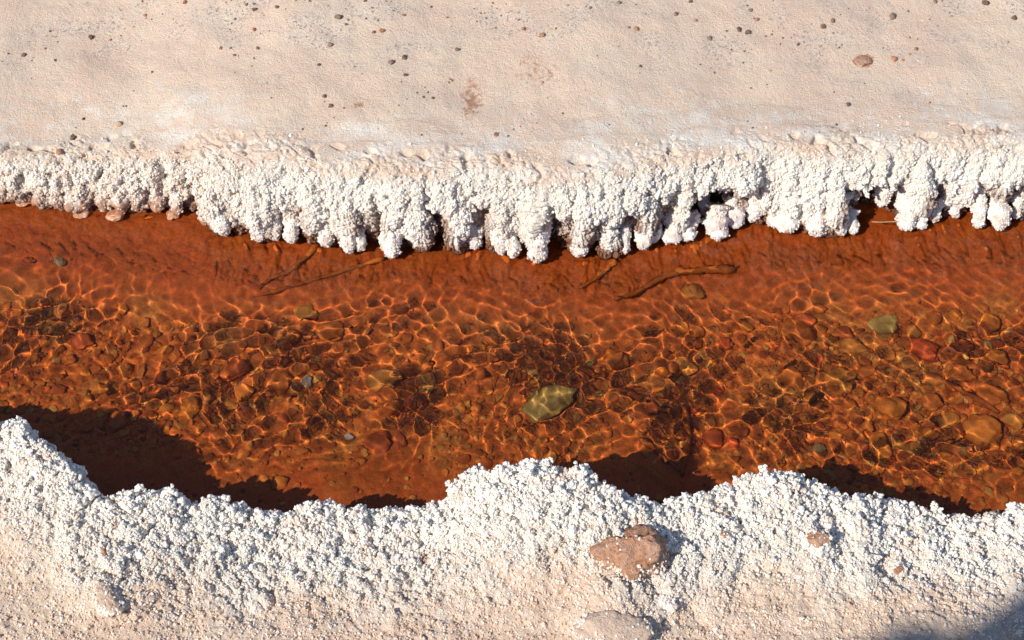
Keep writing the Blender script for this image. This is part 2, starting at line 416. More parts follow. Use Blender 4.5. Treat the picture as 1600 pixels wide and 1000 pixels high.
# flat terrace relief: gentle swells and little scarps near the lip
top = ss(.0, .03, AA)
swell = .009*fbm(x, y, 0, .20, 3, 50)+.0010*fbm(x, y, 0, .025, 3, 51)+.0003*fbm(x, y, 0, .008, 2, 52)
sc = AA+.018*fbm(x, y, 0, .16, 3, 53)
scarp = 0
for a0, hgt in ((.030, .0045), (.068, .0030)):
    scarp = scarp+.22*hgt*ss(a0+.0035, a0-.0035, sc)*ss(-.1, .35, noise(x, y, 0, .18, int(a0*1000))+.25)
disp = disp+top*near*(swell+scarp*ss(-.55, -.35, x))
V = V+Nn*disp[..., None]*near[..., None]
px, py = w2p(V[..., 0], V[..., 1], V[..., 2])
white = ss(.15, .0, AA+.07*noise(x, y, 0, .10, 55))*(.50+.6*noise(x, y*2.5, 0, .07, 56))
white = np.maximum(white, ss(.1, .5, FF)*1.1)
stain = np.clip(.62*np.exp(-((px-840)/120)**2-((py-110)/70)**2)+.62*np.exp(-((px-735)/26)**2-((py-165)/50)**2)
                +.9*np.exp(-((px-1350)/22)**2-((py-95)/14)**2)*1.3+.5*np.exp(-((px-1100)/60)**2-((py-20)/30)**2)+.8*np.exp(-((px-560)/16)**2-((py-165)/14)**2)
                +.75*np.exp(-((px-1560)/60)**2-((py-205)/12)**2), 0, 1.2)
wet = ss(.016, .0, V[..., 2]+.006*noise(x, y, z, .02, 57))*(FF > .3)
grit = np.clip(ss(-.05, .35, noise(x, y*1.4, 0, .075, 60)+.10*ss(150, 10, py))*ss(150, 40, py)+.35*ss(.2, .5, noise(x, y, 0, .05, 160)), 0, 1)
cav_shade = 0
for cx0, (_, a, _) in zip(cavx, CAV): cav_shade = np.maximum(cav_shade, np.exp(-((V[..., 0]-cx0)/(.010+.17*a))**4)*min(1, a/.025))
under = np.clip(cav_shade*ss(.60, .78, FF)+.8*ss(.86, .97, FF), 0, 1)*ss(-.5, -.35, x)  # shade painted into the cavities and along the undercut foot
wet = np.maximum(wet, under)  # attribute now holds waterline damp and the painted shade together
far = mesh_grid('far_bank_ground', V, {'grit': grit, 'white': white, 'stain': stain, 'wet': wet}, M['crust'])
far['label'] = 'pale salt terrace on the upper side of the channel'
FARV, FARN, FARF, FARA = V, grid_normals(V), FF, AA
FARN = np.where((FARN[..., 2:3]-FARN[..., 1:2]) < 0, -FARN, FARN)

# ------------------------------------------------------------------ near bank
xs = sgrid(-.78, .78, 1120, 4.0, 22)
D = np.concatenate([np.linspace(-.055, -.004, 24), np.linspace(-.002, .34, 270), .34+np.geomspace(.01, 30, 26)])
X, Dd = np.meshgrid(xs, D)
cy0, cz0 = crest(X)
cy0 = cy0-.004; cz0 = cz0-.003
y = cy0-np.maximum(Dd, 0)+np.where(Dd < 0, .012*np.sin(np.clip(-Dd/.055, 0, 1)*math.pi)-.030*np.clip((-Dd-.02)/.035, 0, 1), 0)
z = np.where(Dd < 0, cz0+(cz0+.06)*(Dd/.055), 0)
hn = .052+.010*noise(X, y, 0, .30, 61)                 # level of the flat behind the crest
sl_ = ss(0, .17, Dd)
z = np.where(Dd >= 0, cz0*(1-sl_)+np.minimum(hn+.012, hn)*sl_+.012*np.sin(np.clip(Dd/.02, 0, 1)*math.pi)*0, z)
def bump_at(px0, py0, zg, rx, ry, h, x, y, p=1.0):
    cx, cyy = p2w(px0, py0, zg); return h*np.exp(-(((x-cx)/rx)**2+((y-cyy)/ry)**2)**p)
z = z+(Dd > 0)*(bump_at(975, 890, .07, .075, .06, .018, X, y)+bump_at(955, 985, .05, .042, .04, .024, X, y, 1.8)+bump_at(165, 945, .05, .022, .02, .010, X, y)
               +bump_at(1270, 850, .07, .03, .03, .012, X, y)+bump_at(1400, 870, .06, .05, .03, -.008, X, y)
               +bump_at(380, 850, .07, .07, .03, -.006, X, y)+bump_at(150, 800, .08, .05, .03, -.010, X, y))
V = np.stack([X, y, z], -1)
Nn = grid_normals(V); Nn = np.where(Nn[..., 2:3] + .3*Nn[..., 1:2] < 0, -Nn, Nn)
nearv = ss(1.2, .6, Dd)
crw = ss(.19, .06, Dd+.05*noise(X, y, 0, .10, 62))
pop = .010*(puff(X, y, z, .040, 63)-.5)*crw+(.0075*(puff(X, y, z, .017, 64)-.5)+.0035*(puff(X, y, z, .008, 65)-.5))*(.12+.88*crw)+.0014*(puff(X, y, z, .0042, 66)-.5)*(.5+.5*crw)
pop = pop+.0055*fbm(X, y, z, .045, 4, 67)*ss(.02, .12, Dd)+.0012*fbm(X, y, z, .006, 2, 68)
V = V+Nn*(pop*nearv)[..., None]
px, py = w2p(V[..., 0], V[..., 1], V[..., 2])
white = ss(.17, .04, Dd+.06*noise(X, y, 0, .09, 69))*1.0
stain = np.clip(.9*np.exp(-((px-1275)/35)**2-((py-845)/28)**2)+.40*ss(.3, .9, noise(X, y, 0, .05, 70)+.5)*.9, 0, 1)
wet = ss(.022, .0, V[..., 2]+.008*noise(X, y, z, .02, 71))*(Dd < .02)
nb = mesh_grid('near_bank_ground', V, {'grit': .25*ss(.1, .5, noise(x_ if False else X, y, 0, .06, 161)), 'white': white, 'stain': stain, 'wet': wet}, M['crust'])
nb['label'] = 'lumpy white salt bank along the lower side of the channel'
NV, ND = V, Dd
NN = grid_normals(V); NN = np.where(NN[..., 2:3]+.3*NN[..., 1:2] < 0, -NN, NN)

# added unseen mound, shaped only to throw shadow on the near bank's corner
A = p2w(1440, 1035, .055)
t0 = 2.5
hx0, hy0, hz0 = A[0]-.9*t0, A[1]-.8*t0, .055+t0
u = np.linspace(-1, 1, 90); v = np.linspace(0, 1, 60)
U, Vv = np.meshgrid(u, v)
L = .9
cxh, cyh = hx0+.55*1.0, hy0+.55*.42
along = U*L
topz = hz0+.10*(U*0)-.9*ss(.55, 1.0, np.abs(U))+.07*fbm(U*2, U*0+3, 0, .8, 3, 5)
prof = Vv
xx = cxh+along*.92+(-.39)*(-.6)*(prof-.5)*(1.0)
yy = cyh+along*.39+(.92)*(-1.6)*(prof-.0)**1.0
zz = topz*np.sin(np.clip((1-prof)*1.0, 0, 1)*math.pi/2)
front = np.stack([cxh+U[:8]*L*.92+.12*(1-np.linspace(0,1,8)[:,None]), cyh+U[:8]*L*.39+.25*(1-np.linspace(0,1,8)[:,None])+0*U[:8], topz[:1]*np.linspace(0,1,8)[:,None]*np.ones_like(U[:8])], -1)
added_mound = np.concatenate([front[:-1], np.stack([xx, yy, zz], -1)], 0)
added_mound = added_mound+.05*np.stack([noise(added_mound[...,0], added_mound[...,1], added_mound[...,2], .25, 80+k) for k in range(3)], -1)
hl = mesh_grid('added_shade_mound', added_mound, None, M['earth'])

# ------------------------------------------------------------------ salt granules (uncountable: one object per bank)
def granule_tree():
    nt = bpy.data.node_groups.new('salt_granules', 'GeometryNodeTree')
    nt.interface.new_socket('Geometry', in_out='INPUT', socket_type='NodeSocketGeometry')
    nt.interface.new_socket('Geometry', in_out='OUTPUT', socket_type='NodeSocketGeometry')
    A = nt.nodes.new; Lk = nt.links.new
    gi, go = A('NodeGroupInput'), A('NodeGroupOutput')
    g2i = A('GeometryNodeGeometryToInstance')
    for k in range(7):
        ico = A('GeometryNodeMeshIcoSphere'); ico.inputs['Radius'].default_value = 1; ico.inputs['Subdivisions'].default_value = 4
        sp = A('GeometryNodeSetPosition'); nrm = A('GeometryNodeInputPosition')
        vor = A('ShaderNodeTexVoronoi'); vor.voronoi_dimensions = '4D'; vor.feature = 'F1'
        vor.inputs['W'].default_value = k*3.7+1; vor.inputs['Scale'].default_value = 1.15+.12*(k % 4)
        no = A('ShaderNodeTexNoise'); no.noise_dimensions = '4D'; no.inputs['W'].default_value = k*5.3; no.inputs['Scale'].default_value = .8
        m1 = A('ShaderNodeMath'); m1.operation = 'MULTIPLY'; m1.inputs[1].default_value = -.75
        m2 = A('ShaderNodeMath'); m2.operation = 'MULTIPLY_ADD'; m2.inputs[1].default_value = .9; m2.inputs[2].default_value = -.25
        ad = A('ShaderNodeMath'); ad.operation = 'ADD'
        vm = A('ShaderNodeVectorMath'); vm.operation = 'SCALE'
        Lk(vor.outputs['Distance'], m1.inputs[0]); Lk(no.outputs[0], m2.inputs[0]); Lk(m1.outputs[0], ad.inputs[0]); Lk(m2.outputs[0], ad.inputs[1])
        Lk(nrm.outputs[0], vm.inputs[0]); Lk(ad.outputs[0], vm.inputs['Scale']); Lk(vm.outputs[0], sp.inputs['Offset'])
        Lk(ico.outputs[0], sp.inputs['Geometry'])
        sm = A('GeometryNodeSetShadeSmooth'); Lk(sp.outputs[0], sm.inputs[0])
        Lk(sm.outputs[0], g2i.inputs[0])
    iop = A('GeometryNodeInstanceOnPoints'); iop.inputs['Pick Instance'].default_value = True
    def attr(nm, ty):
        a = A('GeometryNodeInputNamedAttribute'); a.data_type = ty; a.inputs[0].default_value = nm; return a.outputs[0]
    m2p = A('GeometryNodeMeshToPoints')
    Lk(gi.outputs[0], m2p.inputs[0]); Lk(m2p.outputs[0], iop.inputs['Points']); Lk(g2i.outputs[0], iop.inputs['Instance'])
    Lk(attr('pick', 'INT'), iop.inputs['Instance Index'])
    Lk(attr('rot', 'FLOAT_VECTOR'), iop.inputs['Rotation']); Lk(attr('scl', 'FLOAT_VECTOR'), iop.inputs['Scale'])
    smat = A('GeometryNodeSetMaterial'); smat.inputs['Material'].default_value = M['granule']
    Lk(iop.outputs[0], smat.inputs[0]); Lk(smat.outputs[0], go.inputs[0])
    return nt
GT = granule_tree()
def granules(name, P, R, T, W, label, tree=None, m=None, flat=1.0):
    n = len(P); me = bpy.data.meshes.new(name)
    me.vertices.add(n); me.vertices.foreach_set('co', P.reshape(-1).astype(np.float32))
    def at(nm, ty, key, d):
        a = me.attributes.new(nm, ty, 'POINT'); a.data.foreach_set(key, d.reshape(-1))
    at('scl', 'FLOAT_VECTOR', 'vector', (R[:, None]*rng.uniform(.75, 1.25, (n, 3))*np.array([1, 1, flat])).astype(np.float32))
    ro = rng.uniform(0, math.tau, (n, 3))
    if flat != 1: ro[:, :2] = rng.normal(0, .3, (n, 2))
    at('rot', 'FLOAT_VECTOR', 'vector', ro.astype(np.float32))
    at('pick', 'INT', 'value', rng.integers(0, 7, n).astype(np.int32))
    at('tint', 'FLOAT', 'value', T.astype(np.float32)); at('wet', 'FLOAT', 'value', W.astype(np.float32))
    me.materials.append(m or M['granule'])
    o = bpy.data.objects.new(name, me); COL.objects.link(o); o['kind'] = 'stuff'; o['label'] = label
    md = o.modifiers.new('granules', 'NODES'); md.node_group = tree or GT
    return o
def sample(V, Nn, W, n):
    """n random places on a sheet, weighted by W x cell area"""
    du = np.linalg.norm(np.gradient(V, axis=1), axis=-1); dv = np.linalg.norm(np.gradient(V, axis=0), axis=-1)
    w = (W*du*dv).reshape(-1); w = w/w.sum()
    i = rng.choice(len(w), n, p=w)
    return V.reshape(-1, 3)[i], Nn.reshape(-1, 3)[i], i
# far face
inx = ss(1.1, .95, np.abs(FARV[..., 0]))
thr = ss(.045, -.01, FARA+.05*noise(FARV[..., 0], FARV[..., 1], 0, .07, 90))*(.12+.88*ss(.0, .5, FARF))
P, Q, i = sample(FARV, FARN, inx*thr*(FARV[..., 2] > .004), 85000)
ff = FARF.reshape(-1)[i]
R = np.exp(rng.normal(math.log(.00115), .45, len(P)))*(.55+.60*ss(.0, .7, ff))
un_shade = under.reshape(-1)[i]
P = P+Q*(R*.25)[:, None]
T = rng.uniform(-.35, .50, len(P))+.30*(ff < .15)+.35*ss(.05, .01, P[:, 2])*rng.uniform(0, 1, len(P))+.30*(P[:, 0] < -.35)+.25*ss(.03, .0, P[:, 2])
W = np.maximum(un_shade*rng.uniform(.5, 1, len(P)), 0)+ss(.024+.014*(P[:, 0] < -.35), .004, P[:, 2]+.012*noise(P[:, 0], P[:, 1], 0, .025, 98))*rng.uniform(.2, 1, len(P)); W = np.clip(W, 0, 1)  # hollow grains take painted shade, low ones damp near the water
pts = [(P, R, T, W)]
FAR_G = pts
# near bank
inx = ss(1.1, .95, np.abs(NV[..., 0]))
c1 = ss(.125, .02, ND+.05*noise(NV[..., 0], NV[..., 1], 0, .08, 91))*(ND > -.045)
P, Q, i = sample(NV, NN, inx*c1*(NV[..., 2] > .0), 52000)
dd = ND.reshape(-1)[i]
R = np.exp(rng.normal(math.log(.00165), .42, len(P)))*(.55+.45*ss(.14, .0, dd))
P1 = P+Q*(R*.35)[:, None]; T1 = rng.uniform(-.5, .40, len(P))+.35*ss(.05, .16, dd)+.75*ss(.15, .5, noise(P[:, 0], P[:, 1], 0, .028, 99))*rng.uniform(.3, 1, len(P)); W1 = np.clip(ss(.022, .004, P[:, 2])*(dd < 0)+.8*ss(.006, -.004, dd)*np.exp(-((P[:, 0]-.53)/.07)**2)*ss(-.1, .2, noise(P[:, 0], P[:, 1], 0, .02, 89)), 0, 1)*rng.uniform(.2, 1, len(P))
c2 = ss(.34, .05, ND+.09*noise(NV[..., 0], NV[..., 1], 0, .06, 92))*(ND > .02)
P, Q, i = sample(NV, NN, inx*c2, 50000)
dd = ND.reshape(-1)[i]
R2 = np.exp(rng.normal(math.log(.0012), .30, len(P)))
P2 = P+Q*(R2*.2)[:, None]; T2 = rng.uniform(.0, .7, len(P))+.40*ss(.05, .16, dd); W2 = np.zeros(len(P))

# clusters: knobs of granules standing on the near crest
cxr = rng.uniform(-.85, .85, 900)
idx = rng.choice(np.where((ND.reshape(-1) > -.02) & (ND.reshape(-1) < .10) & (np.abs(NV[..., 0].reshape(-1)) < .9))[0], 1700)
CP, CN, CD = NV.reshape(-1, 3)[idx], NN.reshape(-1, 3)[idx], ND.reshape(-1)[idx]
kp, kr, kt = [], [], []
for p_, n_, d_ in zip(CP, CN, CD):
    s_ = rng.uniform(.0025, .0062)*(1.1-5*max(d_, 0))
    m_ = int(rng.integers(9, 18))
    o_ = rng.normal(0, 1, (m_, 3)); o_ /= np.linalg.norm(o_, axis=1, keepdims=True)
    o_ = o_*s_*rng.uniform(.4, 1, (m_, 1))+(n_*.6+np.array([0, 0, .4]))*s_*.7
    kp.append(p_+o_); kr.append(rng.uniform(.25, .48, m_)*s_); kt.append(rng.uniform(-.6, .2, m_))
P3 = np.concatenate(kp); R3 = np.concatenate(kr); T3 = np.concatenate(kt)+.5*ss(.15, .5, noise(P3[:, 0], P3[:, 1], 0, .028, 99))
granules('salt_granules', np.concatenate([P1, P2, P3]), np.concatenate([R1 if False else R, R2, R3]), np.concatenate([T1, T2, T3]),
         np.concatenate([W1, W2, np.zeros(len(P3))]), 'popcorn-like white salt granules crusting the lower bank')

# ------------------------------------------------------------------ salt stalactites on the far face: parts of the bank
STAL = [(115,325,22,34),(132,328,16,24),(165,312,16,26),(187,334,22,30),(215,324,16,26),(250,320,18,26),(277,346,20,34),(322,352,18,28),(348,368,30,62),
        (404,376,20,50),(430,373,18,36),(456,380,22,66),(512,386,20,44),(546,396,22,50),(562,393,14,36),(602,392,14,24),(613,401,22,78),(645,382,14,40),
        (678,366,18,46),(712,381,16,34),(741,387,22,50),(781,396,22,58),(801,403,16,34),(842,406,30,92),(871,366,16,42),(906,400,26,62),(950,400,22,86),
        (975,397,15,54),(1004,390,20,56),(1021,380,16,36),(1051,377,24,42),(1076,372,18,30),(1100,337,14,42),(1120,367,26,36),(1147,352,24,34),(1175,347,28,62),
        (1211,352,20,38),(1231,357,26,50),(1276,367,32,92),(1311,367,24,52),(1331,367,15,30),(1378,323,20,52),(1416,355,30,56),(1441,357,20,36),(1461,347,16,28),
        (1491,342,16,30),(1526,355,24,52),(1561,358,22,44),(1588,342,16,36),(20,316,18,24),(60,322,18,22),(90,320,14,20),(-60,322,20,30),(1660,356,24,50),(1700,352,20,40)]
def tube(name, path, rad, seg, seed, mt, amp=.25, parent=None):
    path = np.array(path, float); nr = len(path)
    tn = np.gradient(path, axis=0); tn /= np.linalg.norm(tn, axis=1, keepdims=True)
    ref = np.array([0, -1, .2]) if abs(tn[:, 1]).mean() < .8 else np.array([0, 0, 1.])
    a = np.cross(tn, ref); a /= np.linalg.norm(a, axis=1, keepdims=True); b = np.cross(a, tn)
    th = np.linspace(0, math.tau, seg, endpoint=False)
    ring = a[:, None]*np.cos(th)[None, :, None]+b[:, None]*np.sin(th)[None, :, None]
    Vt = path[:, None]+ring*np.array(rad)[:, None, None]
    s = np.mean(rad)
    d = amp*s*((puff(Vt[..., 0]+seed, Vt[..., 1], Vt[..., 2], s*1.3, seed)-.5)*1.4+(puff(Vt[..., 0], Vt[..., 1], Vt[..., 2], s*.55, seed+1)-.5)*.8)
    Vt = Vt+ring*d[..., None]*np.clip(np.array(rad)/s, 0, 1)[:, None, None]
    vs_ = Vt.reshape(-1, 3).tolist(); fs = []
    for i in range(nr-1):
        for j in range(seg):
            k = (j+1) % seg; fs.append((i*seg+j, i*seg+k, (i+1)*seg+k, (i+1)*seg+j))
    fs.append(tuple(range(seg))[::-1]); fs.append(tuple((nr-1)*seg+j for j in range(seg)))
    me = bpy.data.meshes.new(name); me.from_pydata(vs_, [], fs); me.polygons.foreach_set('use_smooth', np.ones(len(fs), bool))
    me.materials.append(mt)
    o = bpy.data.objects.new(name, me); COL.objects.link(o)
    if parent: o.parent = parent
    return o, Vt
sp_, sr_, stt, sw_ = [], [], [], []
def stal_material():
    m, nt, b = mat('salt_drip'); n = N(nt)
    P = n.pos()
    z = n('SeparateXYZ'); n.link(P, z.inputs[0])
    f = n.noise(P, 70, 4, .6); f3 = n.noise(P, 500, 4, .65)
    col = n.mix(n.ramp(f, .4, .68), c(.84, .815, .79), c(.66, .45, .34))
    # iron water has stained the tips that touch the stream
    w = n.math('SUBTRACT', n.math('ADD', .015, n.math('MULTIPLY', n.math('SUBTRACT', f, .5), .04)), z.outputs[2])
    left = n.math('MULTIPLY', n.math('SUBTRACT', -.37, z.outputs[0]), 20, True)
    w = n.math('ADD', w, n.math('MULTIPLY', left, .014))
    w = n.math('MULTIPLY', w, 80, True)
    col = n.mix(n.math('MULTIPLY', w, .85), col, c(.38, .17, .075))
    n.link(col, b.inputs['Base Color']); n.link(n.math('SUBTRACT', .75, n.math('MULTIPLY', w, .45)), b.inputs['Roughness'])
    sss(b); n.link(n.bump(f3, .8, .0015), b.inputs['Normal']); return m
M['drip'] = stal_material()
mmpx = .00081
for k, (qx, qy, w, l) in enumerate(STAL):
    zt = .006 if qy > 330 or qx < 300 else .03
    tx, ty = p2w(qx, qy, zt)
    if qx < 300: ty = float(ybase(tx))-.002
    Lw = l*mmpx*1.25
    nr = 22; s = np.linspace(0, 1, nr)
    up = Lw*(1-s)
    wob = rng.uniform(-.15, .15)
    path = np.stack([tx+wob*up*.5+.0015*np.sin(s*7+k), ty+.62*up*ss(0, .8, (1-s))+.003, zt+up*.85], -1)
    r0 = w*mmpx*rng.uniform(.55, .78)
    rad = r0*(.75+.25*s)*(1+.22*np.sin(s*rng.uniform(8, 13)+k))*np.sqrt(np.clip(1.02-((s-.80)/.21)**2, 0, 1)*(s > .8)+(s <= .8))
    tp = 1.0 if 1000 < qx < 1160 else rng.uniform(.45, .85)
    rad = rad*(1.05-(1.05-tp)*s)
    rad = np.maximum(rad, .0004)
    o, Vt = tube('salt_stalactite', path, rad, 26, 100+k, M['drip'], .30, far)
    m_ = int(max(60, w*l*.5)); 
    ii = rng.integers(0, nr, m_); jj = rng.integers(0, 26, m_)
    pp = Vt[ii, jj]; smooth_tip = (1000 < qx < 1160) or qx < 330
    keep = rng.uniform(size=m_) < np.where(s[ii] > .55, .25 if smooth_tip else .85, 1)
    pp = pp[keep]
    sp_.append(pp); sr_.append(np.exp(rng.normal(math.log(.00128), .3, len(pp)))); stt.append(rng.uniform(-.4, .4, len(pp)))
    sw_.append(ss(.016, .003, pp[:, 2])*rng.uniform(.2, 1, len(pp)))
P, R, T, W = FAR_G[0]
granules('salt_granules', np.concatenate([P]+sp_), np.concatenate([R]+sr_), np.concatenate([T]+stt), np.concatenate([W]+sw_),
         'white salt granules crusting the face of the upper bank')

# ------------------------------------------------------------------ stones
def stone_mesh(name, seed, facet=0.0, mt=None, sub=4, rough=.18):
    bm = __import__('bmesh').new(); __import__('bmesh').ops.create_icosphere(bm, subdivisions=sub, radius=1)
    me = bpy.data.meshes.new(name); bm.to_mesh(me); bm.free()
    n = len(me.vertices); co = np.empty(n*3, np.float32); me.vertices.foreach_get('co', co); co = co.reshape(-1, 3)
    r = np.random.default_rng(seed)
    if facet:
        for _ in range(int(9+facet*6)):
            d = r.normal(size=3); d /= np.linalg.norm(d); h = r.uniform(.62, .92)
            dt = co@d; over = np.maximum(dt-h, 0); co = co-d*over[:, None]*(.75+.2*facet)
    nn = co/np.linalg.norm(co, axis=1, keepdims=True)
    co = co+nn*(rough*noise(nn[:, 0], nn[:, 1], nn[:, 2], .9, seed)+rough*.35*noise(nn[:, 0], nn[:, 1], nn[:, 2], .35, seed+3)
                +rough*.12*noise(nn[:, 0], nn[:, 1], nn[:, 2], .13, seed+5))[:, None]
    me.vertices.foreach_set('co', co.reshape(-1).astype(np.float32))
    me.polygons.foreach_set('use_smooth', np.ones(len(me.polygons), bool)); me.update()
    if mt: me.materials.append(mt)
    return me
_cache = {}
def stone(name, loc, size, rot, mkey, var=0, facet=0.0, receiver=False, rough=.30, sub=3):
    key = (mkey, var, facet, sub)
    if key not in _cache: _cache[key] = stone_mesh('stone', 500+var*11, facet, M[mkey], sub, rough)
    o = bpy.data.objects.new(name, _cache[key]); COL.objects.link(o)
    o.location = loc; o.scale = size; o.rotation_euler = rot
    if receiver: o.cycles.is_caustics_receiver = True
    return o
def bedz(x, y): return float(bed_height(np.array([[x]]), np.array([[y]]), False)[0, 0])

# (px, py, width px, height px, turn deg, material, facet, rise 0..1, label)
BIG = [
 (856,632,90,40,36,'khaki',.0,.85,'large olive oblong stone lying aslant in the middle of the stream'),
 (1533,680,54,52,10,'orange',.3,.9,'large round orange stone near the lower bank at the right end'),
 (1390,640,52,44,60,'orange',.8,.8,'faceted orange stone up and left of the large round orange one'),
 (1380,510,54,34,15,'khaki',.2,.6,'broad yellowish stone at the upper right of the pool'),
 (1083,458,38,30,10,'olive',.3,.9,'olive stone below the fork of the muddy root'),
 (598,597,58,34,12,'ochre',.2,.5,'pale ochre oval stone left of the middle of the stream'),
 (545,684,15,10,50,'pale',.9,.8,'tiny bluish white chip on the bed below the middle'),
 (94,412,24,14,-8,'green',.2,.7,'grey-green oval pebble by the upper left mud shelf'),
 (46,410,16,18,70,'dark',.2,.7,'small dark pebble next to the grey-green oval one'),
 (649,629,34,30,0,'dark',.1,.35,'dark round stone below the pale ochre oval stone'),
 (592,692,52,34,-35,'dark',.1,.35,'dark oval stone by the bluish white chip'),
 (622,692,26,24,0,'dark',.1,.4,'small dark round stone touching the dark oval stone'),
 (1278,702,17,15,60,'green',.1,.9,'small grey-brown egg-shaped pebble by the lower right bank'),
 (1257,657,14,12,0,'orange',.1,.9,'tiny bright orange pebble between the faceted stone and middle'),
 (1445,552,58,34,-40,'red',.6,.7,'long reddish stone at the right above the faceted stone'),
 (1548,620,54,34,-35,'rust',.4,.7,'broad rust-brown stone just above the large round orange one'),
 (1585,662,34,22,-30,'ochre',.5,.7,'ochre stone at the edge beside the large round orange one'),
 (1255,505,40,26,-10,'red',.3,.6,'low red stone under the upper right mud shelf'),
 (1320,525,34,26,20,'dark',.2,.5,'dark stone left of the broad yellowish stone'),
 (1245,520,60,40,10,'rust',.2,.5,'wide rusty slab left of the dark stone'),
 (1235,590,44,34,0,'rust',.2,.6,'rust stone with a wet glint left of the faceted stone'),
 (1310,592,52,30,20,'olive',.2,.5,'olive brown stone up left from the faceted orange stone'),
 (372,575,40,30,20,'dark',.3,.6,'dark purple-brown stone left of the pale ochre stone'),
 (365,590,30,14,35,'red',.7,.9,'bright red flake leaning on the dark purple-brown stone'),
 (130,535,34,26,0,'red',.1,.5,'round reddish stone in the left part of the stream'),
 (297,640,30,34,-20,'orange',.5,.7,'flat orange stone above the shadow of the left bank'),
 (325,622,18,20,0,'olive',.1,.8,'small olive round stone beside the flat orange stone'),
 (437,600,44,34,20,'rust',.5,.7,'rusty angular stone right of the dark purple-brown one'),
 (160,612,30,20,25,'orange',.5,.7,'orange stone at the left below the round reddish stone'),
 (380,615,32,22,5,'orange',.4,.7,'flat orange stone below the bright red flake'),
 (1133,540,24,18,0,'red',.2,.8,'small bright red stone right of the middle'),
 (1070,575,36,24,-20,'ochre',.7,.6,'crumbly ochre stone right of the middle of the stream'),
 (960,565,44,34,50,'rust',.3,.6,'rust stone up and right of the large olive oblong stone'),
 (935,617,16,12,0,'khaki',.2,.8,'small yellow pebble just right of the large olive stone'),
 (1555,560,44,30,-20,'orange',.5,.7,'orange stone near the right edge of the pool'),
 (1500,590,40,30,10,'rust',.4,.7,'rusty stone left of the broad rust-brown stone'),
 (1455,630,32,28,0,'rust',.1,.7,'rust stone right of the faceted orange stone'),
 (1480,660,36,26,20,'olive',.2,.6,'olive stone left of the large round orange stone'),
 (1375,700,40,44,0,'orange',.3,.5,'orange-brown stone under the faceted orange stone'),
 (1425,705,34,24,0,'olive',.2,.6,'olive stone below and right of the faceted orange stone'),
 (1355,668,22,20,0,'orange',.1,.7,'small round orange stone at the foot of the faceted one'),
 (1330,545,46,28,-25,'olive',.2,.5,'olive slab below the dark stone at the right'),
 (1425,520,30,20,20,'olive',.4,.6,'small olive stone right of the broad yellowish stone'),
 (1545,505,34,24,-15,'orange',.3,.6,'orange stone under the upper shelf at the right edge'),
 (1490,495,26,20,0,'orange',.1,.6,'small orange stone between the shelf and the red stone'),
 (1500,545,36,30,0,'dark',.2,.5,'dark stone right of the long reddish stone'),
 (480,598,22,18,0,'pale',.1,.35,'small purplish pebble left of the pale ochre oval stone'),
 (470,682,20,18,0,'dark',.1,.7,'small dark pebble left of the bluish white chip'),
 (672,600,30,34,-10,'ochre',.9,.4,'ochre flat stone right of the pale ochre oval stone'),
 (515,520,44,34,20,'rust',.3,.5,'rust stone in the upper left middle of the pool'),
 (480,490,46,30,10,'ochre',.4,.35,'ochre slab under the two muddy twigs'),
]
placed = []
for k, (qx, qy, w, h, turn, mk, fc, rise, lab) in enumerate(BIG):
    # refraction lifts what lies below the water, so aim through an apparent depth
    zb = -.046
    for _ in range(3):
        x0, y0 = p2w(qx, qy, zb*.68); zb = bedz(float(x0), float(y0))
    a, b = w*mmpx*.5, h*mmpx*.5/.80
    hz = min(a, b)*(.45+.35*rise)
    hz = min(hz, .024 if w > 60 else .017); zc = min(zb+hz*(rise-.45)+.002, -.006-hz*1.15)
    o = stone('river_stone', (x0, y0, zc), (a, b, hz), (rng.uniform(-.15, .15), rng.uniform(-.15, .15), math.radians(turn)), mk, k % 12, fc, True, sub=4)
    o['label'] = lab; o['category'] = 'stone'; o['group'] = 'stones lying on the stream bed'
    placed.append((qx, qy, max(w, h)/2, lab))

COLN = {'rust': 'rust-brown', 'orange': 'orange', 'olive': 'olive', 'khaki': 'yellowish', 'dark': 'dark brown', 'red': 'reddish'}
pool = []
tries = 0
while len(pool) < 190 and tries < 20000:
    tries += 1
    qx, qy = rng.uniform(2, 1598), rng.uniform(440, 770)
    e = float(pl(E1, qx)); cr = float(np.interp(qx, ca[:, 0], ca[:, 1]))
    if qy < e+60 or qy > cr-12: continue
    dens = .25+.75*math.exp(-((qx-1400)/230)**2)+.6*math.exp(-((qx-300)/170)**2-((qy-610)/60)**2)
    if qy > 690 and qx < 1200: dens *= .2
    if qy < 500: dens *= .6
    if rng.uniform() > dens: continue
    w = min(34, math.exp(rng.normal(math.log(17), .32)))
    if any(math.hypot(qx-a, qy-b) < (r+w/2)*.92 for a, b, r, _ in placed): continue
    mk = rng.choice(['rust', 'orange', 'olive', 'khaki', 'dark', 'red'], p=[.48, .24, .08, .03, .08, .09])
    pool.append([qx, qy, w, str(mk)]); placed.append((qx, qy, w/2, None))
landm = [(b[0], b[1], b[8]) for b in BIG]
SHORT = {0: 'large olive oblong stone', 1: 'large round orange stone', 2: 'faceted orange stone', 3: 'broad yellowish stone', 4: 'olive stone by the root', 5: 'pale ochre oval stone',
         7: 'grey-green oval pebble', 10: 'dark oval stone', 12: 'grey-brown egg-shaped pebble', 22: 'dark purple-brown stone', 24: 'round reddish stone', 31: 'crumbly ochre stone', 49: 'ochre slab by the twigs'}
DIR = ['right of', 'up-right from', 'above', 'up-left from', 'left of', 'down-left from', 'below', 'down-right from']
ORD = ['nearest', 'second', 'third', 'fourth', 'fifth', 'sixth', 'seventh', 'eighth', 'ninth', 'tenth', 'eleventh', 'twelfth', 'thirteenth', 'fourteenth']
sect = {}
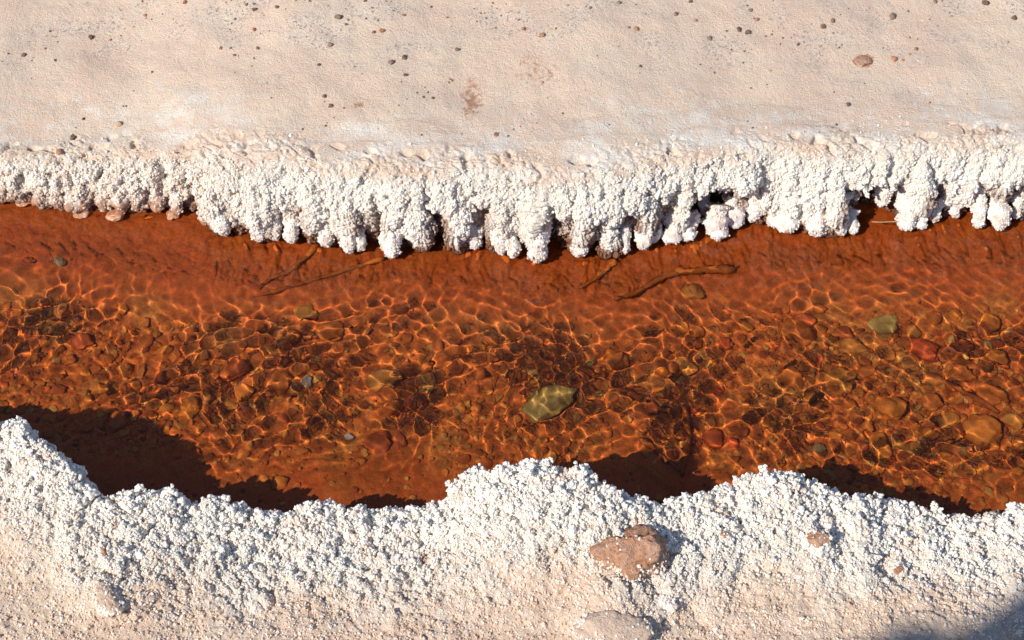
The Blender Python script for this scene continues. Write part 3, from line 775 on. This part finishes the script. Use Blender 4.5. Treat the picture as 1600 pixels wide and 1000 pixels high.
for q in pool:
    li = min(SHORT, key=lambda i: math.hypot(q[0]-BIG[i][0], q[1]-BIG[i][1]))
    dx, dy = q[0]-BIG[li][0], BIG[li][1]-q[1]
    s = int(round(math.degrees(math.atan2(dy, dx))/45)) % 8
    sect.setdefault((li, s), []).append((math.hypot(dx, dy), q))
for (li, s), lst in sect.items():
    lst.sort(key=lambda a: a[0])
    for r_, (_, q) in enumerate(lst):
        qx, qy, w, mk = q
        zb = -.046
        for _ in range(3):
            x0, y0 = p2w(qx, qy, zb*.68); zb = bedz(float(x0), float(y0))
        a = w*mmpx*.5; b = a*rng.uniform(.7, 1.0)/.85; hz = min(a, b)*rng.uniform(.5, .8)
        o = stone('river_stone', (x0, y0, zb+hz*.3), (a, b, hz), (rng.normal(0, .2), rng.normal(0, .2), rng.uniform(0, math.tau)), mk, int(rng.integers(12)), float(rng.choice([0, .4, .8])), True)
        o['label'] = f'small {COLN[mk]} stone, {ORD[r_]} one {DIR[s]} the {SHORT[li]}'
        o['category'] = 'stone'; o['group'] = 'stones lying on the stream bed'

# gravel between them: nobody could count it
def gravel_tree():
    nt = GT.copy(); nt.name = 'gravel'
    for n_ in nt.nodes:
        if n_.bl_idname == 'GeometryNodeMeshIcoSphere': n_.inputs['Subdivisions'].default_value = 3
        if n_.bl_idname == 'ShaderNodeMath' and n_.operation == 'MULTIPLY': n_.inputs[1].default_value = -.25
        if n_.bl_idname == 'GeometryNodeSetMaterial': n_.inputs['Material'].default_value = M['gravel']
    return nt
def gravel_material():
    m, nt, b = mat('gravel'); n = N(nt)
    P = n.pos()
    t = n('Attribute', attribute_name='tint', attribute_type='INSTANCER').outputs['Fac']
    r = n('ValToRGB'); e = r.color_ramp.elements; e[0].color = c(.26,.058,.012); e[1].color = c(.66,.34,.075)
    for p_, cc in ((.2, c(.42,.095,.014)), (.5, c(.56,.15,.020)), (.72, c(.66,.23,.035)), (.86, c(.52,.20,.035))):
        k = e.new(p_); k.color = cc
    n.link(t, r.inputs[0]); f = n.noise(P, 300, 4, .65)
    col = n.mix(n.ramp(f, .35, .65, c(.55,.55,.55), c(0,0,0)), r.outputs[0], c(.16, .045, .013))
    n.link(col, b.inputs['Base Color']); b.inputs['Roughness'].default_value = .5; b.inputs['Specular IOR Level'].default_value = .12
    n.link(n.bump(f, .6, .0015), b.inputs['Normal']); return m
M['gravel'] = gravel_material()
ng = 9000
qx = rng.uniform(-60, 1660, ng*4); qy = rng.uniform(430, 800, ng*4)
e = pl(E1, qx)
x0, y0 = p2w(qx, qy, -.03)
dens = ss(50, 120, qy-e)*(.12+.45*ss(-.2, .3, noise(x0, y0, 0, .09, 95))+.4*np.exp(-((qx-1400)/260)**2))*(1-.7*ss(670, 740, qy)*ss(1250, 1000, qx))
k = rng.uniform(size=len(qx)) < dens*.75
k = k & (rng.uniform(size=len(k)) < .62)
x0, y0 = x0[k][:ng], y0[k][:ng]
z0 = bed_height(x0[None], y0[None], True)[0]
R = np.exp(rng.normal(math.log(.0026), .38, len(x0)))
gv = granules('gravel', np.stack([x0, y0, z0+R*.15], -1), R, rng.uniform(0, 1, len(x0)), np.zeros(len(x0)), 'rust-coated gravel covering the stream bed', gravel_tree(), M['gravel'], .45)
gv.cycles.is_caustics_receiver = True

# pebbles and grit on the upper terrace (px, py, size px, material)
from bpy_extras import object_utils
TP = [(141,59,10,'grit'),(172,62,5,'redgrit'),(12,84,4,'grit'),(37,86,8,'grit'),(186,194,12,'tan'),(115,214,10,'grit'),(130,186,6,'grit'),(93,238,12,'redgrit'),(228,24,6,'redgrit'),(290,4,8,'redgrit'),
      (398,46,8,'redgrit'),(345,76,6,'redgrit'),(367,86,6,'grit'),(385,7,6,'grit'),(398,15,9,'grit'),(433,11,8,'grit'),(367,30,5,'grit'),(485,2,5,'redgrit'),(528,27,12,'grit'),(517,70,10,'grit'),(498,101,6,'grit'),(508,151,7,'grit'),(516,167,8,'grit'),
      (540,38,5,'grit'),(545,32,4,'redgrit'),(631,24,7,'redgrit'),(597,49,10,'redgrit'),(584,51,6,'grit'),(611,98,10,'grit'),(632,90,9,'grit'),(634,118,7,'grit'),(715,78,8,'grit'),(675,11,5,'grit'),(700,28,4,'grit'),
      (818,46,8,'redgrit'),(847,55,10,'redgrit'),(846,130,7,'tan'),(774,211,7,'redgrit'),(923,13,6,'grit'),(967,4,8,'grit'),(994,46,9,'redgrit'),(982,43,5,'grit'),(1000,104,6,'grit'),(1056,22,8,'grit'),
      (1086,32,7,'redgrit'),(1078,3,7,'grit'),(1167,9,5,'grit'),(1173,17,8,'grit'),(1183,31,7,'redgrit'),(1155,46,9,'grit'),(1168,52,9,'grit'),(1109,61,8,'grit'),(1163,80,4,'grit'),(1286,42,10,'grit'),(1301,33,8,'grit'),
      (1395,26,12,'grit'),(1419,18,5,'grit'),(1461,3,8,'grit'),(1539,4,12,'grit'),(1584,28,9,'grit'),(1576,66,4,'redgrit'),(1247,70,5,'grit'),(1432,77,7,'redgrit'),(1422,84,5,'redgrit'),(1397,92,12,'redgrit'),(1411,94,5,'redgrit'),(1326,164,8,'grit'),
      (1347,97,28,'adobe'),(1306,195,5,'grit'),(1177,199,4,'grit'),(1452,160,4,'grit'),(1202,110,6,'tan')]
ft = FARV.reshape(-1, 3)
sel = (FARA.reshape(-1) < .8) & (np.abs(ft[:, 0]) < .95)
fpx, fpy = w2p(ft[sel, 0], ft[sel, 1], ft[sel, 2]); fpt = ft[sel]
TL = {4: 'tan rounded pebble at the upper left, above the crust edge', 67: 'crumbling reddish brown rock chip set in the terrace at the upper right', 64: 'rusty pebble just right of the crumbling reddish rock chip',
      0: 'lone dark pebble on bare crust at the upper left', 7: 'reddish pebble half sunk at the upper left crust edge', 55: 'dark pebble standing alone near the upper right',
      19: 'dark brown pebble over the gritty patch left of the top middle', 20: 'dark pebble below the gritty patch left of the top middle', 26: 'long reddish brown pebble left of the top middle',
      28: 'left one of two dark pebbles set aslant together', 29: 'right one of two dark pebbles set aslant together', 31: 'dark square pebble on bare crust near the top middle'}
def terr(qx, qy):
    i = np.argmin((fpx-qx)**2+(fpy-qy)**2); return fpt[i]
others = [i for i in range(len(TP)) if i not in TL]
def tlabel(i):
    q = TP[i]; li = min(TL, key=lambda j: math.hypot(q[0]-TP[j][0], q[1]-TP[j][1]))
    dx, dy = q[0]-TP[li][0], TP[li][1]-q[1]
    return li, int(round(math.degrees(math.atan2(dy, dx))/45)) % 8, math.hypot(dx, dy)
TS = {4: 'tan rounded pebble', 67: 'crumbling reddish rock chip', 64: 'rusty pebble by the rock chip', 0: 'lone dark pebble at the upper left', 7: 'half-sunk reddish pebble', 55: 'lone dark pebble at the upper right',
      19: 'pebble over the gritty patch', 20: 'pebble below the gritty patch', 26: 'long reddish brown pebble', 28: 'two dark pebbles set aslant', 29: 'two dark pebbles set aslant', 31: 'dark square pebble'}
inf = {i: tlabel(i) for i in others}
TCN = {'grit': 'dark grit', 'redgrit': 'reddish grit', 'tan': 'tan', 'adobe': 'brown'}
for i, (qx, qy, sz, mk) in enumerate(TP):
    p = terr(qx, qy); a = sz*mmpx*.56
    o = stone('pebble', (p[0], p[1], p[2]+a*.12), (a, a*rng.uniform(.7, 1)/.85, a*(.7 if sz < 20 else .22)), (rng.normal(0, .3 if sz < 20 else .03), rng.normal(0, .3 if sz < 20 else .03), rng.uniform(0, 6)), mk, i % 12, .6)
    if i in TL: o['label'] = TL[i]
    else:
        li, s, d = inf[i]; rk = sum(1 for j in others if inf[j][:2] == (li, s) and inf[j][2] < d)
        same = TS[li]
        o['label'] = f'{TCN[mk]} pebble, {ORD[rk]} one {DIR[s]} the {same}'
    o['category'] = 'pebble'; o['group'] = 'pebbles stuck in the upper salt terrace'
# loose grit: uncountable specks
n_ = 1500
ux = rng.uniform(-80, 1680, n_*3); uy = rng.uniform(-60, 215, n_*3)
cl = np.clip(noise(ux, uy, 0, 90, 97)*1.6+.25, .02, 1)*(.35+.65*ss(120, 10, uy))
k = rng.uniform(size=n_*3) < cl*.6
gp = np.array([terr(a, b) for a, b in zip(ux[k][:1300], uy[k][:1300])])
granules('grit', gp, np.exp(rng.normal(math.log(.0011), .35, len(gp))), rng.uniform(0, 1, len(gp)), np.zeros(len(gp)), 'dark grit sprinkled over the upper salt terrace',
         (lambda t: t)(None) or GT, None)
gt2 = GT.copy(); gt2.name = 'grit'
for n2 in gt2.nodes:
    if n2.bl_idname == 'GeometryNodeSetMaterial': n2.inputs['Material'].default_value = M['gritm'] if 'gritm' in M else M['grit']
bpy.data.objects['grit'].modifiers[0].node_group = gt2

# rocks on the near bank
nt_ = NV.reshape(-1, 3); sel = (ND.reshape(-1) > 0) & (ND.reshape(-1) < .6) & (np.abs(nt_[:, 0]) < .95)
npx, npy = w2p(nt_[sel, 0], nt_[sel, 1], nt_[sel, 2]); npt = nt_[sel]
def nterr(qx, qy): return npt[np.argmin((npx-qx)**2+(npy-qy)**2)]
NRK = []
def near_rock(name, qx, qy, w, h, hz, turn, mk, fc, lab, var, sink=.3, tilt=(0, 0)):
    p = nterr(qx, qy)
    o = stone(name, (p[0], p[1], p[2]+hz*(.5-sink)), (w*mmpx*.5, h*mmpx*.5/.8, hz), (tilt[0], tilt[1], math.radians(turn)), mk, var, fc, sub=5)
    o['label'] = lab; o['category'] = 'rock' if name == 'rock' else 'pebble'
    me = o.data.copy(); o.data = me                    # each of these rocks is weathered in its own way
    n = len(me.vertices); co = np.empty(n*3, np.float32); me.vertices.foreach_get('co', co); co = co.reshape(-1, 3)
    nn = co/np.linalg.norm(co, axis=1, keepdims=True)
    co += nn*(.10*(puff(co[:, 0], co[:, 1], co[:, 2], .32, var)-.5)+.06*(puff(co[:, 0], co[:, 1], co[:, 2], .12, var+2)-.5)+.05*noise(co[:, 0], co[:, 1], co[:, 2], .07, var+5))[:, None]
    me.vertices.foreach_set('co', co.reshape(-1)); me.update()
    Mx = np.array(__import__('mathutils').Matrix.LocRotScale(o.location, o.rotation_euler, o.scale)); W_ = co@Mx[:3, :3].T+Mx[:3, 3]
    hgt = W_[:, 2]-p[2]
    pr = .95*ss(.009, -.001, hgt+.006*noise(W_[:, 0], W_[:, 1], W_[:, 2], .012, 140))+.04
    NRK.append(W_[(rng.uniform(size=n) < pr) & (hgt > -.008)][::2]); return o
near_rock('rock', 988, 862, 96, 62, .030, 18, 'adobe', 1.1, 'reddish brown rock breaking through the white salt crust', 3, .55, (-.25, .1))
near_rock('rock', 955, 992, 96, 62, .015, 0, 'greyrock', .2, 'round tan rock half buried in salt below the reddish rock', 5, .68)
near_rock('rock', 168, 938, 38, 34, .012, 30, 'greyrock', .6, 'small grey rock sunk in the crust at the lower left', 6, .5)
near_rock('pebble', 571, 858, 18, 14, .007, 0, 'tan', .1, 'small tan pebble in the lower salt crust left of the middle', 7, .1)
near_rock('rock', 163, 866, 14, 36, .007, 20, 'adobe', .9, 'narrow upright brown splinter of rock at the lower left', 8, .2)
near_rock('rock', 1276, 848, 36, 32, .010, 40, 'adobe', .8, 'small reddish brown rock in the salt right of the largest rock', 9, .3)
near_rock('rock', 1400, 890, 26, 22, .007, 10, 'adobe', .7, 'small brown lump in the salt at the lower right', 10, .4)
near_rock('pebble', 1040, 942, 26, 12, .005, -30, 'grit', .8, 'flat dark grey chip right of the half buried tan rock', 11, .2)
near_rock('pebble', 1135, 842, 18, 16, .007, 0, 'redgrit', .8, 'little red-brown chip between the two reddish rocks', 2, .3)

P = np.concatenate(NRK); P = P[rng.uniform(size=len(P)) < .9]
granules('salt_granules', P, np.exp(rng.normal(math.log(.0014), .35, len(P))), rng.uniform(-.2, .7, len(P)), np.zeros(len(P)), 'salt granules creeping over the rocks of the lower bank')
# ------------------------------------------------------------------ wet mud clods at the foot of the left bank, bubbles on the water
def wet_material():
    m, nt, b = mat('wet_mud'); n = N(nt); P = n.pos()
    f = n.noise(P, 90, 4, .6); f2 = n.noise(P, 600, 3, .6)
    n.link(n.mix(n.ramp(f, .35, .65), c(.36, .11, .03), c(.58, .34, .22)), b.inputs['Base Color'])
    b.inputs['Roughness'].default_value = .16; b.inputs['Specular IOR Level'].default_value = .6
    n.link(n.bump(f2, .7, .0015), b.inputs['Normal']); return m
M['wet'] = wet_material()
for k, (qx, qy, w, lab) in enumerate([(38,316,26,'flat wet mud clod with glints at the left edge of the bank foot'), (128,332,30,'wet brown clod under the first hanging salt lump'),
        (178,336,34,'large wet brown clod half in the water at the left'), (205,326,20,'small wet clod beside the large wet brown one'), (268,338,24,'wet orange clod at the foot of the left bank before the ledge'),
        (322,344,26,'wet clod with pinkish salt at the start of the white ledge'), (75,318,20,'little wet clod between the flat one and the hanging lump')]):
    x0, y0 = p2w(qx, qy, .003); a = w*mmpx*.5
    o = stone('mud_clod', (x0, y0+.004, .001), (a*1.2, a, a*.55), (0, 0, k*1.3), 'wet', k, .2, sub=4, rough=.30)
    o['label'] = lab; o['category'] = 'mud clod'; o['group'] = 'wet clods at the foot of the upper bank'
bm_ = bpy.data.materials.new('bubble_film'); bm_.use_nodes = True; bb_ = bm_.node_tree.nodes['Principled BSDF']
bb_.inputs['Base Color'].default_value = c(.95,.9,.85); bb_.inputs['Transmission Weight'].default_value = 1; bb_.inputs['Roughness'].default_value = .06; bb_.inputs['IOR'].default_value = 1.15
M['bubble'] = bm_
for k, (qx, qy, w, lab) in enumerate([(1145,538,8,'bubble on the water up-left from the pair at the right'), (1207,574,11,'largest bubble on the water at the right'),
        (1250,627,11,'bubble on the water below the largest one'), (741,566,6,'small bubble on the water at the middle'), (476,598,9,'bubble on the water left of the pale ochre stone')]):
    x0, y0 = p2w(qx, qy, 0); a = w*mmpx*.5
    o = stone('bubble', (x0, y0, .0006), (a, a, a*.7), (0, 0, 0), 'bubble', 0, 0, sub=3)
    o['label'] = lab; o['category'] = 'bubble'; o['group'] = 'bubbles on the water'
# ------------------------------------------------------------------ twigs, roots and a straw
def twig(name, pts, r, mt, lab, zoff=.003, level=None, cat='twig', taper=.5):
    P_ = []
    for q in pts:
        zb = -.01
        if level is None:
            for _ in range(3):
                x0, y0 = p2w(q[0], q[1], zb*.7); zb = bedz(float(x0), float(y0))
            P_.append((float(x0), float(y0), zb+zoff))
        else:
            x0, y0 = p2w(q[0], q[1], level); P_.append((float(x0), float(y0), level))
    P_ = np.array(P_); s = np.linspace(0, len(P_)-1, 24)
    P_ = np.stack([np.interp(s, range(len(P_)), P_[:, i]) for i in range(3)], -1)
    ker = np.array([.25, .5, .25])
    for _ in range(3): P_[1:-1] = .25*P_[:-2]+.5*P_[1:-1]+.25*P_[2:]
    P_ = P_+.0012*np.stack([noise(P_[:, 0], P_[:, 1], 0, .02, 120+i) for i in range(3)], -1)
    rad = r*np.linspace(1, taper, 24)*(1+.15*np.sin(s*5))
    rad = rad*(1+.22*noise(P_[:, 0], P_[:, 1], 0, .011, 131))
    o, _ = tube(name, P_, rad, 12, 7, mt, .7)
    o.cycles.is_caustics_receiver = True
    o['label'] = lab; o['category'] = cat; return o
twig('twig', [(498,385),(470,410),(452,428),(425,436),(405,452)], .0035, M['twig'], 'short mud-coated twig slanting off the upper bank', .003)
twig('twig', [(600,406),(560,418),(520,430),(470,445),(425,458),(395,465)], .0032, M['twig'], 'long mud-coated twig lying along the mud shelf', .003)
twig('root', [(962,410),(945,425),(925,440),(905,452)], .0038, M['twig'], 'stubby muddy root below the longest salt drips', .003)
twig('root', [(1145,425),(1090,425),(1048,430),(1020,445),(985,466),(960,470)], .0050, M['twig'], 'bent muddy root at the foot of the mud shelf', .006)
twig('twig', [(905,580),(960,605),(1010,632),(1050,650)], .0032, M['twig'], 'sunken twig running down-right from the large olive stone', .004, taper=.8)
twig('twig', [(1068,640),(1076,690),(1066,745)], .0032, M['twig'], 'sunken upright twig ending at the bank shadow', .006, taper=.8)
twig('twig', [(1000,690),(1030,712),(1062,738)], .0028, M['twig'], 'short sunken twig left of the upright twig', .004, taper=.7)
twig('twig', [(1450,590),(1500,612),(1560,650)], .0030, M['twig'], 'sunken twig among the stones at the right end', .006, taper=.7)
twig('straw', [(1362,346),(1380,348),(1402,346)], .0005, M['straw'], 'pale dry straw caught in the dark hollow of the bank', 0, .022, 'straw', .8)

# ------------------------------------------------------------------ lay the whole place out in scene units
for o in list(COL.objects):
    if o.type == 'MESH' and o.parent is None:
        o.location = o.location*SC; o.scale = o.scale*SC
